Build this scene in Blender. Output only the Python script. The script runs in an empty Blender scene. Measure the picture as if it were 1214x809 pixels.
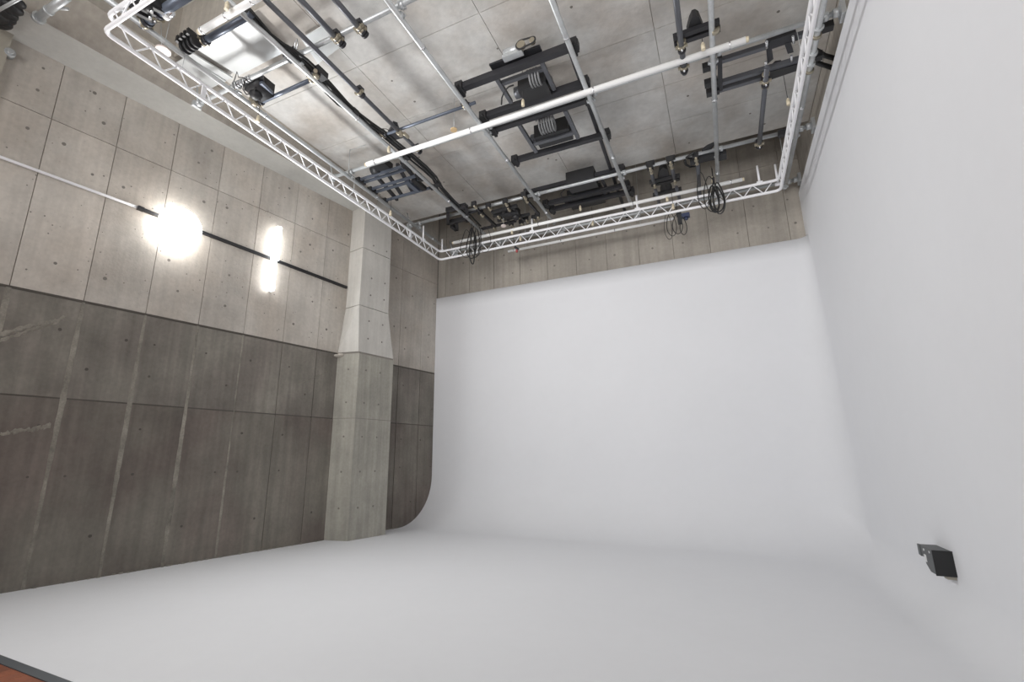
import bpy, bmesh, math, random
from mathutils import Vector, Matrix

# ---------------------------------------------------------------- camera
PITCH, ROLL, YAW = 0.242313221, -0.00127809, 0.452867654
FPX, CX, CY, W, H = 568.11318, 578.87967, 400.906915, 1214.0, 809.0
CAMZ = 1.6
scene = bpy.context.scene
def cam_axes():
    cy, sy, cp, sp = math.cos(YAW), math.sin(YAW), math.cos(PITCH), math.sin(PITCH)
    f = Vector((-sy*cp, cy*cp, sp)); r = Vector((cy, sy, 0)); u = r.cross(f)
    cr, sr = math.cos(ROLL), math.sin(ROLL)
    return cr*r + sr*u, -sr*r + cr*u, f
RT, UP, FW = cam_axes()
cam = bpy.data.cameras.new('camera'); cam_o = bpy.data.objects.new('camera', cam)
scene.collection.objects.link(cam_o)
m = Matrix((( RT.x, UP.x, -FW.x, 0), (RT.y, UP.y, -FW.y, 0), (RT.z, UP.z, -FW.z, CAMZ), (0, 0, 0, 1)))
cam_o.matrix_world = m
cam.sensor_width = 36; cam.sensor_fit = 'HORIZONTAL'; cam.lens = FPX/W*36
cam.shift_x = (W/2-CX)/W; cam.shift_y = (CY-H/2)/W
cam.clip_start = .05; cam.clip_end = 100
scene.camera = cam_o

# ---------------------------------------------------------------- light
vs = scene.view_settings
scene.display_settings.display_device = 'sRGB'
vs.view_transform = 'Standard'; vs.look = 'None'; vs.gamma = 1; vs.use_curve_mapping = False
vs.exposure = 0.08
world = bpy.data.worlds.new('world'); scene.world = world; world.use_nodes = True
world.node_tree.nodes['Background'].inputs[0].default_value = (.9, .95, 1, 1)
world.node_tree.nodes['Background'].inputs[1].default_value = .3
def area(name, loc, target, sx, sy, power, col=(1, 1, 1)):
    l = bpy.data.lights.new(name, 'AREA'); l.shape = 'RECTANGLE'; l.size = sx; l.size_y = sy; l.energy = power; l.color = col
    o = bpy.data.objects.new(name, l); scene.collection.objects.link(o); o.location = loc
    o.rotation_euler = (Vector(target)-Vector(loc)).to_track_quat('-Z', 'Y').to_euler()
    return o
key = area('added_light', (-2.2, -3.8, 5.2), (-1.8, 10.7, 7.5), 7, 3.0, 195, (1, .99, .985)); key.data.spread = math.radians(92)  # unseen area light added behind the camera to brighten the back wall
area('added_light', (-4.0, -4.3, 2.4), (-3.0, 5, 7.0), 9, 4.2, 172, (.98, .99, 1))  # second added area light out of view, lifts floor and ceiling

# ---------------------------------------------------------------- picture rays on real planes
WA = Vector((-8.0308, 3.40883, 0)); WN = Vector((.98713627, -.15988119, 0)); WD = Vector((.15988119, .98713627, 0))
YB, XR = 10.757, 1.882
C0 = Vector((0, 0, CAMZ))
def ray(x, y): return RT*((x-CX)/FPX) - UP*((y-CY)/FPX) + FW
def az(x, y, z): d = ray(x, y); return C0 + d*((z-CAMZ)/d.z)
def ay(x, y, Y): d = ray(x, y); return C0 + d*(Y/d.y)
def ax(x, y, X): d = ray(x, y); return C0 + d*(X/d.x)
def al(x, y, off=0): d = ray(x, y); return C0 + d*(((WA+WN*off)-C0).dot(WN)/d.dot(WN))
def wl(s, o, z): return WA + WD*s + WN*o + Vector((0, 0, z))

# ---------------------------------------------------------------- materials
def mat(name, col, rough=.6, metal=0, noise=0, scale=3, bump=0, rnd=0, streak=0, col2=None, dots=0):
    mt = bpy.data.materials.new(name); mt.use_nodes = True; nt = mt.node_tree; N = nt.nodes; L = nt.links
    b = N['Principled BSDF']; b.inputs['Roughness'].default_value = rough; b.inputs['Metallic'].default_value = metal
    b.inputs['Base Color'].default_value = (*col, 1)
    if not (noise or rnd or streak): return mt
    g = N.new('ShaderNodeNewGeometry')
    src = None
    def ramp(a, lo, hi):
        r = N.new('ShaderNodeMapRange'); L.new(a, r.inputs[0]); r.inputs[1].default_value = .3; r.inputs[2].default_value = .7
        r.inputs[3].default_value = lo; r.inputs[4].default_value = hi; return r.outputs[0]
    def mul(a, bb):
        q = N.new('ShaderNodeMath'); q.operation = 'MULTIPLY'; L.new(a, q.inputs[0]); L.new(bb, q.inputs[1]); return q.outputs[0]
    fac = None
    if noise:
        for sc, am in ((scale*.25, noise), (scale, noise*.6), (scale*9, noise*.45)):
            n = N.new('ShaderNodeTexNoise'); n.inputs['Scale'].default_value = sc; n.inputs['Detail'].default_value = 6
            L.new(g.outputs['Position'], n.inputs['Vector'])
            v = ramp(n.outputs[0], 1-am, 1+am); fac = v if fac is None else mul(fac, v)
    if streak:
        mp = N.new('ShaderNodeMapping'); mp.inputs['Scale'].default_value = (7, 7, .35); L.new(g.outputs['Position'], mp.inputs[0])
        n = N.new('ShaderNodeTexNoise'); n.inputs['Scale'].default_value = 1.6; n.inputs['Detail'].default_value = 5
        L.new(mp.outputs[0], n.inputs['Vector']); v = ramp(n.outputs[0], 1-streak, 1+streak); fac = v if fac is None else mul(fac, v)
    if dots:
        vo = N.new('ShaderNodeTexVoronoi'); vo.inputs['Scale'].default_value = 9; L.new(g.outputs['Position'], vo.inputs['Vector'])
        r = N.new('ShaderNodeMapRange'); L.new(vo.outputs['Distance'], r.inputs[0]); r.inputs[1].default_value = .06; r.inputs[2].default_value = .12
        r.inputs[3].default_value = 1-dots; r.inputs[4].default_value = 1; fac = mul(fac, r.outputs[0])
    if rnd:
        oi = N.new('ShaderNodeObjectInfo'); r = N.new('ShaderNodeMapRange'); L.new(oi.outputs['Random'], r.inputs[0])
        r.inputs[3].default_value = 1-rnd; r.inputs[4].default_value = 1+rnd; fac = r.outputs[0] if fac is None else mul(fac, r.outputs[0])
    vm = N.new('ShaderNodeVectorMath'); vm.operation = 'SCALE'; L.new(fac, vm.inputs['Scale'])
    if col2:
        n = N.new('ShaderNodeTexNoise'); n.inputs['Scale'].default_value = .9; n.inputs['Detail'].default_value = 5; L.new(g.outputs['Position'], n.inputs['Vector'])
        r = N.new('ShaderNodeMapRange'); L.new(n.outputs[0], r.inputs[0]); r.inputs[1].default_value = .4; r.inputs[2].default_value = .62
        mx = N.new('ShaderNodeMix'); mx.data_type = 'RGBA'; L.new(r.outputs[0], mx.inputs[0])
        mx.inputs[6].default_value = (*col, 1); mx.inputs[7].default_value = (*col2, 1); L.new(mx.outputs[2], vm.inputs[0])
    else: vm.inputs[0].default_value = col
    L.new(vm.outputs[0], b.inputs['Base Color'])
    if bump:
        n = N.new('ShaderNodeTexNoise'); n.inputs['Scale'].default_value = 30; n.inputs['Detail'].default_value = 6; L.new(g.outputs['Position'], n.inputs['Vector'])
        bp = N.new('ShaderNodeBump'); bp.inputs['Strength'].default_value = bump; bp.inputs['Distance'].default_value = .01
        L.new(n.outputs[0], bp.inputs['Height']); L.new(bp.outputs[0], b.inputs['Normal'])
    return mt
def emit(name, col, s):
    mt = bpy.data.materials.new(name); mt.use_nodes = True; b = mt.node_tree.nodes['Principled BSDF']
    b.inputs['Base Color'].default_value = (*col, 1); b.inputs['Emission Color'].default_value = (*col, 1); b.inputs['Emission Strength'].default_value = s
    return mt
M = dict(
 cyc=mat('white_paint', (.785, .792, .815), .75, noise=.012, scale=.8),
 con_up=mat('light_concrete', (.50, .465, .42), .85, noise=.13, scale=2.0, bump=.4, rnd=.06, streak=.07, col2=(.455, .41, .36), dots=.12),
 con_low=mat('dark_concrete', (.192, .176, .150), .85, noise=.16, scale=2.2, bump=.3, rnd=.07, streak=.13, col2=(.165, .140, .122)),
 con_col=mat('pale_concrete', (.575, .555, .515), .85, noise=.07, scale=1.6, bump=.3, streak=.06),
 con_cl=mat('column_concrete', (.37, .355, .31), .85, noise=.13, scale=2.2, bump=.3, streak=.12),
 con_back=mat('back_concrete', (.36, .33, .29), .85, noise=.11, scale=1.6, bump=.3, rnd=.05, streak=.1),
 con_ceil=mat('ceiling_concrete', (.61, .605, .585), .85, noise=.15, scale=1.3, bump=.25, rnd=.03, col2=(.485, .45, .41)),
 con_beam=mat('beam_concrete', (.60, .60, .57), .85, noise=.08, scale=1.6, bump=.2),  # tone holds the light on the left beam's soffit; upper deck shares it
 joint=mat('joint_concrete', (.25, .23, .205), .9, noise=.1),  # joint colour, also the wall core behind the panels
 con_mid=mat('mid_concrete', (.225, .209, .180), .85, noise=.17, scale=2.2, bump=.3, rnd=.06, streak=.13, col2=(.185, .165, .145)),
 jlow=mat('low_joint', (.10, .09, .078), .9, noise=.1),
 seam=mat('seam_mortar', (.255, .237, .202), .9, noise=.3, scale=5),
 hole=mat('tie_hole_grey', (.20, .185, .165), .9),
 galv=mat('galvanised_steel', (.55, .57, .58), .42, .55, noise=.12, scale=6),
 white=mat('white_powder_coat', (.86, .86, .88), .4),
 dark=mat('dark_steel', (.032, .032, .037), .45, .3, noise=.1, scale=6),
 grey=mat('grey_steel', (.115, .12, .135), .4, .4),
 blue=mat('blue_grey_steel', (.13, .15, .19), .4, .4),
 black=mat('black_plastic', (.018, .018, .02), .5),
 coil=mat('grey_hose', (.20, .205, .21), .5),
 cable=mat('black_rubber', (.02, .02, .02), .6),
 cream=mat('cream_plastic', (.70, .62, .46), .5),
 tan=mat('tan_plastic', (.62, .45, .25), .5),
 pink=mat('pinkish_disc', (.78, .68, .64), .4),
 brass=mat('brass_zinc', (.40, .36, .28), .4, .7),
 steel=mat('bright_zinc', (.75, .76, .78), .25, .9),
 sheet=mat('glossy_sheet', (.64, .66, .66), .28, .1),
 box=mat('box_grey', (.10, .105, .108), .55),
 boxf=mat('box_black', (.012, .012, .013), .6),
 label=mat('label_white', (.75, .75, .75), .5),
 tube=mat('opal_tube', (.92, .92, .91), .35),
 navy=mat('navy_plastic', (.03, .04, .09), .5),
 red=mat('red_plastic', (.35, .06, .06), .5),
 board=mat('beige_board', (.40, .37, .31), .8, noise=.05),
 wood=mat('red_brown_wood', (.26, .075, .03), .5, noise=.25, scale=6, rnd=.12),
 strip=mat('grey_edge_metal', (.10, .11, .12), .5, .3),
 inner=mat('plain_wall', (.55, .54, .52), .8),
 globe=emit('lamp_globe_light', (1, .99, .97), 11), tubel=emit('lamp_tube_light', (.97, .99, 1), 12),
)

# ---------------------------------------------------------------- mesh helpers
COL = scene.collection
def frame(d):
    d = d.normalized(); a = Vector((0, 0, 1)) if abs(d.z) < .95 else Vector((1, 0, 0))
    x = d.cross(a).normalized(); return x, x.cross(d).normalized()
def cyl(bm, p, q, r, n=10, r2=None, cap=True):
    p = Vector(p); q = Vector(q); x, y = frame(q-p); r2 = r if r2 is None else r2
    A = []; B = []
    for i in range(n):
        t = 2*math.pi*i/n; v = x*math.cos(t)+y*math.sin(t)
        A.append(bm.verts.new(p+v*r)); B.append(bm.verts.new(q+v*r2))
    for i in range(n):
        j = (i+1) % n; f = bm.faces.new((A[i], A[j], B[j], B[i])); f.smooth = True
    if cap: bm.faces.new(A[::-1]); bm.faces.new(B)
def tubep(bm, pts, r, n=6, closed=False):
    rings = []; P = [Vector(v) for v in pts]; k = len(P); px = None
    for i in range(k):
        a = P[(i-1) % k] if (closed or i) else P[0]; b = P[(i+1) % k] if (closed or i < k-1) else P[-1]
        d = (b-a).normalized()
        if px is None: x, y = frame(d)
        else: x = (px-d*px.dot(d)).normalized(); y = x.cross(d)
        px = x
        rings.append([bm.verts.new(P[i]+(x*math.cos(2*math.pi*j/n)+y*math.sin(2*math.pi*j/n))*r) for j in range(n)])
    for i in range(k if closed else k-1):
        R, S = rings[i], rings[(i+1) % k]
        for j in range(n):
            f = bm.faces.new((R[j], R[(j+1) % n], S[(j+1) % n], S[j])); f.smooth = True
    if not closed: bm.faces.new(rings[0][::-1]); bm.faces.new(rings[-1])
def bar(bm, p, q, w, h, up=(0, 0, 1)):
    """rectangular bar p->q; w across, h along up"""
    p = Vector(p); q = Vector(q); d = (q-p).normalized(); u = Vector(up); x = d.cross(u).normalized(); u = x.cross(d).normalized()
    c = [bm.verts.new(e+x*(sx*w/2)+u*(sz*h/2)) for e in (p, q) for sx, sz in ((-1, -1), (1, -1), (1, 1), (-1, 1))]
    for f in ((0, 1, 2, 3), (7, 6, 5, 4), (0, 4, 5, 1), (1, 5, 6, 2), (2, 6, 7, 3), (3, 7, 4, 0)): bm.faces.new([c[i] for i in f])
def box(bm, lo, hi):
    c = [bm.verts.new((x, y, z)) for x in (lo[0], hi[0]) for y in (lo[1], hi[1]) for z in (lo[2], hi[2])]
    for f in ((0, 1, 3, 2), (4, 6, 7, 5), (0, 4, 5, 1), (2, 3, 7, 6), (0, 2, 6, 4), (1, 5, 7, 3)): bm.faces.new([c[i] for i in f])
def hexa(bm, a, b):
    """prism between two equal-length point loops"""
    A = [bm.verts.new(v) for v in a]; B = [bm.verts.new(v) for v in b]; n = len(A)
    bm.faces.new(A[::-1]); bm.faces.new(B)
    for i in range(n): bm.faces.new((A[i], A[(i+1) % n], B[(i+1) % n], B[i]))
def ball(bm, c, r, sc=(1, 1, 1), n=16):
    bmesh.ops.create_uvsphere(bm, u_segments=n, v_segments=n//2+2, radius=r, matrix=Matrix.Translation(c) @ Matrix.Diagonal((*sc, 1)))
    for f in bm.faces: f.smooth = True
def obj(name, bm, mt, parent=None, bevel=0):
    bmesh.ops.recalc_face_normals(bm, faces=bm.faces)
    if bevel: bmesh.ops.bevel(bm, geom=bm.edges[:], offset=bevel, segments=1, affect='EDGES')
    me = bpy.data.meshes.new(name); bm.to_mesh(me); bm.free()
    me.materials.append(M[mt]); o = bpy.data.objects.new(name, me); COL.objects.link(o)
    if parent is not None:
        o.parent = parent; o.location = -parent.location if parent.parent is None else -(parent.location+parent.parent.location)
        if parent.type == 'MESH' and parent.parent is not None: o.location = (0, 0, 0)
        elif parent.type == 'MESH': o.location = (0, 0, 0)
    return o
def tag(o, label=None, cat=None, group=None, kind=None):
    if label: o['label'] = label
    if cat: o['category'] = cat
    if group: o['group'] = group
    if kind: o['kind'] = kind
    return o
def thing(name, label, cat, loc=(0, 0, 0), group=None):
    o = bpy.data.objects.new(name, None); COL.objects.link(o); o.location = Vector(loc); o.empty_display_size = .1
    return tag(o, label, cat, group)
NB = bmesh.new
def one(name, mt, parent, fn, *a, **k):
    bm = NB(); fn(bm, *a, **k); return obj(name, bm, mt, parent)

# ================================================================ SETTING
random.seed(4)
S0, S1 = -8.6, 7.47            # along the left wall
SLAB, SOF = 7.55, 7.2
TOP = 8.5
# --- cyclorama: floor, cove, back and right wall in one continuous painted surface
def cyc():
    bm = NB(); Rb, Rr = 1.12, .42; lev = []
    for k in range(0, 13):
        t = k/12*math.pi/2            # 0 at floor, pi/2 at wall tangent
        lev.append((Rb*(1-math.sin(t)), Rb*(1-math.cos(t)), Rr*(1-math.sin(t)), Rr*(1-math.cos(t)), 1.25-.4*t/(math.pi/2)))
    lev += [(0, z, 0, z, .85-.65*(z-1.12)/4.74) for z in (1.8, 2.6, 3.4, 4.2, 5.0, 5.5, 5.86)]
    rows = []
    yf = 2.27
    for db, zb, dr, zr, rc in lev:
        xw, yw = XR-dr, YB-db; row = []
        for i in range(9): row.append((xw, yf+(yw-rc-yf)*i/8, zr))
        for j in range(1, 12):
            a = j/12*math.pi/2; zz = zr+(zb-zr)*j/12
            row.append((xw-rc+rc*math.cos(a), yw-rc+rc*math.sin(a), zz))
        for i in range(13):
            x0 = xw-rc; yy = yw; xl = (-6.835-.16196*(YB-yy))
            row.append((x0+(xl-x0)*i/12, yy, zb))
        rows.append([bm.verts.new(v) for v in row])
    for A, B in zip(rows, rows[1:]):
        for i in range(len(A)-1):
            f = bm.faces.new((A[i], A[i+1], B[i+1], B[i])); f.smooth = True
    b = rows[0]; n = len(b)
    fl = [b[0]]+b[1:]
    c1 = bm.verts.new((-6.835-.16196*(YB-yf)-.0, yf, 0))
    f = bm.faces.new(fl+[c1])
    bmesh.ops.triangulate(bm, faces=[f])
    # rim of the back part (the painted wall is a proud shell)
    top = rows[-1]
    rim = [bm.verts.new((v.co.x if v.co.y > YB-.3 else XR+.09, YB+.09 if v.co.y > YB-.3 else v.co.y, 5.86)) for v in top[9:]]
    for i in range(len(rim)-1): bm.faces.new((top[9+i], rim[i], rim[i+1], top[10+i]))
    bmesh.ops.recalc_face_normals(bm, faces=bm.faces)
    return bm
o = obj('floor', cyc(), 'cyc'); tag(o, 'white seamless cyclorama floor curving up into the back and right wall', kind='structure')
# upper part of white right wall
bm = NB(); box(bm, (XR, -5.0, 5.86), (XR+.09, YB+.09, 6.9)); box(bm, (XR, -5.0, -.06), (XR+.09, 2.27, 5.86))
tag(obj('wall_right', bm, 'cyc'), 'white painted right wall', kind='structure')
bm = NB(); box(bm, (XR+.09, -5.0, 0), (XR+.35, YB+.4, TOP))
tag(obj('wall_right', bm, 'con_back'), 'concrete wall above the white painted part', kind='structure')
# --- concrete panels
def panel(name, parent, mt, P, U, V, Nn, u0, u1, v0, v1, th, g=.006):
    """slab piece in plane P+uU+vV, thickness th along Nn"""
    bm = NB(); w = u1-u0-2*g; h = v1-v0-2*g; c = P+U*((u0+u1)/2)+V*((v0+v1)/2)
    a = [Vector((0, 0, 0))+U*(sx*w/2)+V*(sy*h/2) for sx, sy in ((-1, -1), (1, -1), (1, 1), (-1, 1))]
    b = [U*(sx*(w/2-.003))+V*(sy*(h/2-.003))+Nn*th for sx, sy in ((-1, -1), (1, -1), (1, 1), (-1, 1))]
    hexa(bm, a, b); bmesh.ops.recalc_face_normals(bm, faces=bm.faces)
    me = bpy.data.meshes.new(name); bm.to_mesh(me); bm.free(); me.materials.append(M[mt])
    o = bpy.data.objects.new(name, me); COL.objects.link(o); o.parent = parent; o.location = c
    return o
Z = Vector((0, 0, 1))
def holes(parent, P, U, V, Nn, spots, r=.024, hm='hole'):
    bm = NB()
    for u, v in spots: cyl(bm, P+U*u+V*v-Nn*.004, P+U*u+V*v+Nn*.003, r*random.uniform(.75, 1.15), 8)
    o = obj('tie_hole', bm, hm, parent); o['kind'] = 'stuff'
# left wall
bm = NB(); hexa(bm, [wl(S0, -.4, -.1), wl(S1+.3, -.4, -.1), wl(S1+.3, -.4, TOP), wl(S0, -.4, TOP)], [wl(S0, -.014, -.1), wl(S1+.3, -.014, -.1), wl(S1+.3, -.014, TOP), wl(S0, -.014, TOP)])
wleft = tag(obj('wall_left', bm, 'joint'), 'cast concrete left wall, dark below the joint and pale above it', kind='structure')
js = [-.08+.775*k for k in range(-11, 10)]
js = [S0]+[v for v in js if v > S0+.3]; js = [v for v in js if v < S1-.25]+[S1]
rowsL = [(0, 2.37), (2.37, 3.74)]; rowsU = [(3.765, 6.28), (6.28, TOP)]
for a, b in zip(js, js[1:]):
    for z0, z1 in rowsL: panel('concrete_panel', wleft, 'con_low' if z0 < 1 else 'con_mid', WA-WN*.014, WD, Z, WN, a, b, z0-.05*(z0 == 0), z1, .014+random.uniform(-.002, .003), .008)
    for z0, z1 in rowsU: panel('concrete_panel', wleft, 'con_up', WA-WN*.014, WD, Z, WN, a, b, z0, z1, .014+random.uniform(-.001, .0005), .0025)
for k, s in enumerate(js[1:-1]):
    if s > 2.6: continue
    bm = NB(); prev = None; w = .035 if s < 2 else .02
    for z in [i*.0935 for i in range(41)]:
        c = s+random.uniform(-.003, .003); ww = w*(.75+.2*math.sin(z*1.7+k)+random.uniform(-.12, .12))
        cur = [wl(c-ww, .001, z), wl(c-ww*.6, .006, z), wl(c+ww*.6, .006, z), wl(c+ww, .001, z)]
        cur = [bm.verts.new(v) for v in cur]
        if prev:
            for i in range(3): bm.faces.new((prev[i], prev[i+1], cur[i+1], cur[i]))
        prev = cur
    obj('seam_ridge', bm, 'seam', wleft)
for pts in ([(0, 404), (30, 394), (55, 385), (82, 374)], [(0, 515), (25, 511), (45, 508), (62, 504)], [(0, 397), (40, 386), (75, 380)], [(388, 440), (372, 448), (350, 458)]):
    bm = NB(); prev = None; big = .03 if pts[0][0] in (0,) else .006; P = [al(x, y, 0) for x, y in pts]
    for i in range(len(P)-1):
        for k in range(9):
            c = P[i].lerp(P[i+1], k/9)+Z*random.uniform(-.012, .012); wd = big*random.uniform(.35, 1.4)
            cur = [bm.verts.new(c-Z*wd+WN*.001), bm.verts.new(c-Z*wd*.4+WN*random.uniform(.005, .012)), bm.verts.new(c+Z*wd*.5+WN*random.uniform(.005, .012)), bm.verts.new(c+Z*wd+WN*.001)]
            if prev:
                for j in range(3): bm.faces.new((prev[j], prev[j+1], cur[j+1], cur[j]))
            prev = cur
    obj('repair_seam', bm, 'seam', wleft)
sp = []
for a, b in zip(js, js[1:]):
    for z in (.55, 1.35, 2.0, 2.8, 3.3): 
        if random.random() < .6: sp.append(((a+b)/2+random.choice((-.2, .2)), z))
    for z in (4.2, 4.75, 5.7, 6.0, 6.6, 7.0):
        if random.random() < .65: sp.append(((a+b)/2+random.choice((-.2, .18, .0)), z+random.uniform(-.05, .05)))
holes(wleft, WA.copy(), WD, Z, WN, [q for q in sp if q[1] < 3.7], .020, 'jlow'); holes(wleft, WA.copy(), WD, Z, WN, [q for q in sp if q[1] > 3.7])
bm = NB()
hexa(bm, [wl(S0, -.01, 3.735), wl(4.32, -.01, 3.735), wl(4.32, -.01, 3.80), wl(S0, -.01, 3.80)], [wl(S0, -.006, 3.745), wl(4.32, -.006, 3.745), wl(4.32, -.006, 3.775), wl(S0, -.006, 3.775)])
hexa(bm, [wl(5.5, -.01, 3.735), wl(S1, -.01, 3.735), wl(S1, -.01, 3.80), wl(5.5, -.01, 3.80)], [wl(5.5, -.002, 3.735), wl(S1, -.002, 3.735), wl(S1, -.002, 3.775), wl(5.5, -.002, 3.775)])
obj('horizontal_joint', bm, 'jlow', wleft)['kind'] = 'stuff'
hb = NB(); hexa(hb, [wl(S0, -.012, 2.355), wl(S1, -.012, 2.355), wl(S1, -.012, 2.385), wl(S0, -.012, 2.385)], [wl(S0, -.003, 2.36), wl(S1, -.003, 2.36), wl(S1, -.003, 2.38), wl(S0, -.003, 2.38)]); obj('formwork_joint', hb, 'jlow', wleft)
# small bug holes in the cast face
sp = [(random.uniform(-2, 4.2), random.uniform(3.95, 7.1)) for _ in range(150)]
bm = NB()
for u, v in sp: cyl(bm, wl(u, -.004, v), wl(u, .002, v), random.uniform(.005, .013), 6)
o = obj('air_bubble', bm, 'hole', wleft); o['kind'] = 'stuff'
# crumbs where the paint meets the wall
bm = NB()
for k in range(110):
    s = random.uniform(-2, 4.3) if k < 80 else random.uniform(5.5, 6.2); c = wl(s, random.uniform(.004, .02), random.uniform(.002, .012)); r = random.uniform(.004, .014)
    box(bm, c-Vector((r, r*1.4, .012)), c+Vector((r, r*1.4, r*.9)))
o = obj('plaster_crumb', bm, 'seam', wleft); o['kind'] = 'stuff'
# back wall
bm = NB(); box(bm, (-7.3, YB+.102, 0), (XR+.4, YB+.4, TOP))
wback = tag(obj('wall_back', bm, 'joint'), 'cast concrete back wall seen above the white cyclorama', kind='structure')
jx = [-7.2]+[-6.6+.747*k for k in range(0, 12)]; jx = [v for v in jx if v < XR-.1]+[XR+.09]
PB = Vector((0, YB+.102, 0))
for a, b in zip(jx, jx[1:]):
    for z0, z1 in ((5.0, 7.68), (7.68, TOP)):
        panel('concrete_panel', wback, 'con_back', PB, Vector((1, 0, 0)), Z, Vector((0, -1, 0)), a, b, z0, z1, .014, .002)
holes(wback, Vector((0, YB+.09, 0)), Vector((1, 0, 0)), Z, Vector((0, -1, 0)), [((a+b)/2+random.uniform(-.2, .2), z) for a, b in zip(jx, jx[1:]) for z in (6.25, 6.8)])
# front wall and far-left return, behind the camera
bm = NB(); box(bm, (-10.5, -5.3, -.1), (XR+.4, -5.0, TOP)); tag(obj('wall_front', bm, 'inner'), 'plain wall behind the camera', kind='structure')
# ceiling
bm = NB(); box(bm, (-10.5, -5.3, TOP), (XR+.4, YB+.4, TOP+.3)); tag(obj('ceiling', bm, 'con_beam'), 'upper concrete deck over the recesses', kind='structure')
# dropped slab
YS0, YS1 = 3.38, 9.36
def wallx(y): return -6.835-.16196*(YB-y)
bm = NB(); hexa(bm, [(wallx(YS0), YS0, SLAB+.014), (XR+.09, YS0, SLAB+.014), (XR+.09, YS1, SLAB+.014), (wallx(YS1), YS1, SLAB+.014)], [(wallx(YS0), YS0, TOP), (XR+.09, YS0, TOP), (XR+.09, YS1, TOP), (wallx(YS1), YS1, TOP)])
ceil = tag(obj('ceiling', bm, 'con_back'), 'cast concrete ceiling slab over the pipe grid', kind='structure')
cx_ = [-6.72, -4.6, -2.45, -.31, XR+.085]; cy_ = [YS0, 4.76, 6.1, 7.3, 8.3, YS1]
PC = Vector((0, 0, SLAB+.014))
for y0, y1 in zip(cy_, cy_[1:]):
    for i, (x0, x1) in enumerate(zip(cx_, cx_[1:])):
        panel('concrete_panel', ceil, 'con_ceil', PC, Vector((1, 0, 0)), Vector((0, 1, 0)), Vector((0, 0, -1)), x0, x1, y0, y1, .014, .002)
bm = NB(); hexa(bm, [(wallx(8.2), 8.2, SLAB), (-6.725, 8.2, SLAB), (-6.725, YS1, SLAB), (wallx(YS1), YS1, SLAB)], [(wallx(8.2), 8.2, SLAB+.05), (-6.725, 8.2, SLAB+.05), (-6.725, YS1, SLAB+.05), (wallx(YS1), YS1, SLAB+.05)])
obj('concrete_panel', bm, 'con_ceil', ceil)
holes(ceil, Vector((0, 0, SLAB)), Vector((1, 0, 0)), Vector((0, 1, 0)), Vector((0, 0, -1)), [(random.uniform(-6.5, 1.7), random.uniform(3.5, 9.2)) for _ in range(24)], .02)
# left beam: light on the soffit painted as a paler tone, sloping inner face
def sofe(y): return Vector((-7.04+.126*(y-6.03), y, SOF))
def slbe(y): return Vector((-6.72+.075*(y-7.15), y, SLAB))
bm = NB(); ya, yb = 1.75, 7.95
hexa(bm, [(wallx(ya)-.02, ya, SOF), sofe(ya), slbe(ya), (slbe(ya).x, ya, TOP), (wallx(ya)-.02, ya, TOP)], [(wallx(yb)-.02, yb, SOF), sofe(yb), slbe(yb), (slbe(yb).x, yb, TOP), (wallx(yb)-.02, yb, TOP)])
bt = tag(obj('trim_1', bm, 'con_back'), 'concrete beam with lit underside painted paler, running along the top of the left wall', kind='structure')
one('lit_toned_underside', 'con_beam', bt, lambda bm: hexa(bm, [Vector((wallx(ya)-.02, ya, SOF-.004)), sofe(ya)-Z*.004, sofe(yb)-Z*.004, Vector((wallx(yb)-.02, yb, SOF-.004))], [Vector((wallx(ya)-.02, ya, SOF+.02)), sofe(ya)+Z*.0, sofe(yb)+Z*.0, Vector((wallx(yb)-.02, yb, SOF+.02))]))
# column on the left wall
def colsec(z, s0, s1, o0, o1=.47): return [wl(s0, -.02, z), wl(s0+o0, o1, z), wl(s1, o1, z), wl(s1, -.02, z)]
colp = tag(one('column', 'con_cl', None, hexa, colsec(-.02, 4.31, 5.50, .20), colsec(3.74, 4.31, 5.50, .20)), 'concrete column standing against the left wall, dark at its foot and pale above', kind='structure')
def upcol(bm):
    secs = [colsec(3.77, 4.32, 5.49, .16), colsec(4.8, 4.44, 5.27, -.02), colsec(6.15, 4.44, 5.25, -.02), colsec(7.5, 4.44, 5.23, -.02)]
    secs = [[v if i in (0, 3) else v for i, v in enumerate(s)] for s in secs]
    for A, B, g in zip(secs, secs[1:], (0, 0, 0)): hexa(bm, [v+Z*.008 for v in A], [v-Z*.004 for v in B])
one('upper_shaft', 'con_col', colp, upcol)
bm = NB()
for z in (.6, 1.3, 2.0, 2.7, 3.4, 4.1, 4.5, 5.1, 5.5, 6.3):
    for s in (4.72, 5.12): cyl(bm, wl(s, .466, z), wl(s, .474, z), .02, 8)
    a_ = Vector(wl(4.51, .47, z)-wl(4.31 if z < 3.7 else 4.46, 0, z)); nn = a_.cross(Z).normalized(); nn = nn if nn.dot(WD) < 0 else -nn; c_ = wl(4.51 if z < 3.7 else 4.485, .47, z)-a_*.45
    cyl(bm, c_, c_+nn*.004, .02, 8)
o = obj('tie_hole', bm, 'hole', colp); o['kind'] = 'stuff'
for z in (3.755, ): one('joint_lip', 'joint', colp, hexa, colsec(3.74, 4.32, 5.49, .19, .463), colsec(3.78, 4.32, 5.49, .19, .463))
one('formwork_joint', 'joint', colp, hexa, colsec(2.365, 4.309, 5.502, .201, .4712), colsec(2.377, 4.309, 5.502, .201, .4712))
one('repair_patch', 'con_up', colp, lambda bm: (ball(bm, wl(4.36, .05, 3.72), .09, (1, 1, .5), 8), ball(bm, wl(4.28, .02, 3.7), .07, (1, 1, .5), 8)))
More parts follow.
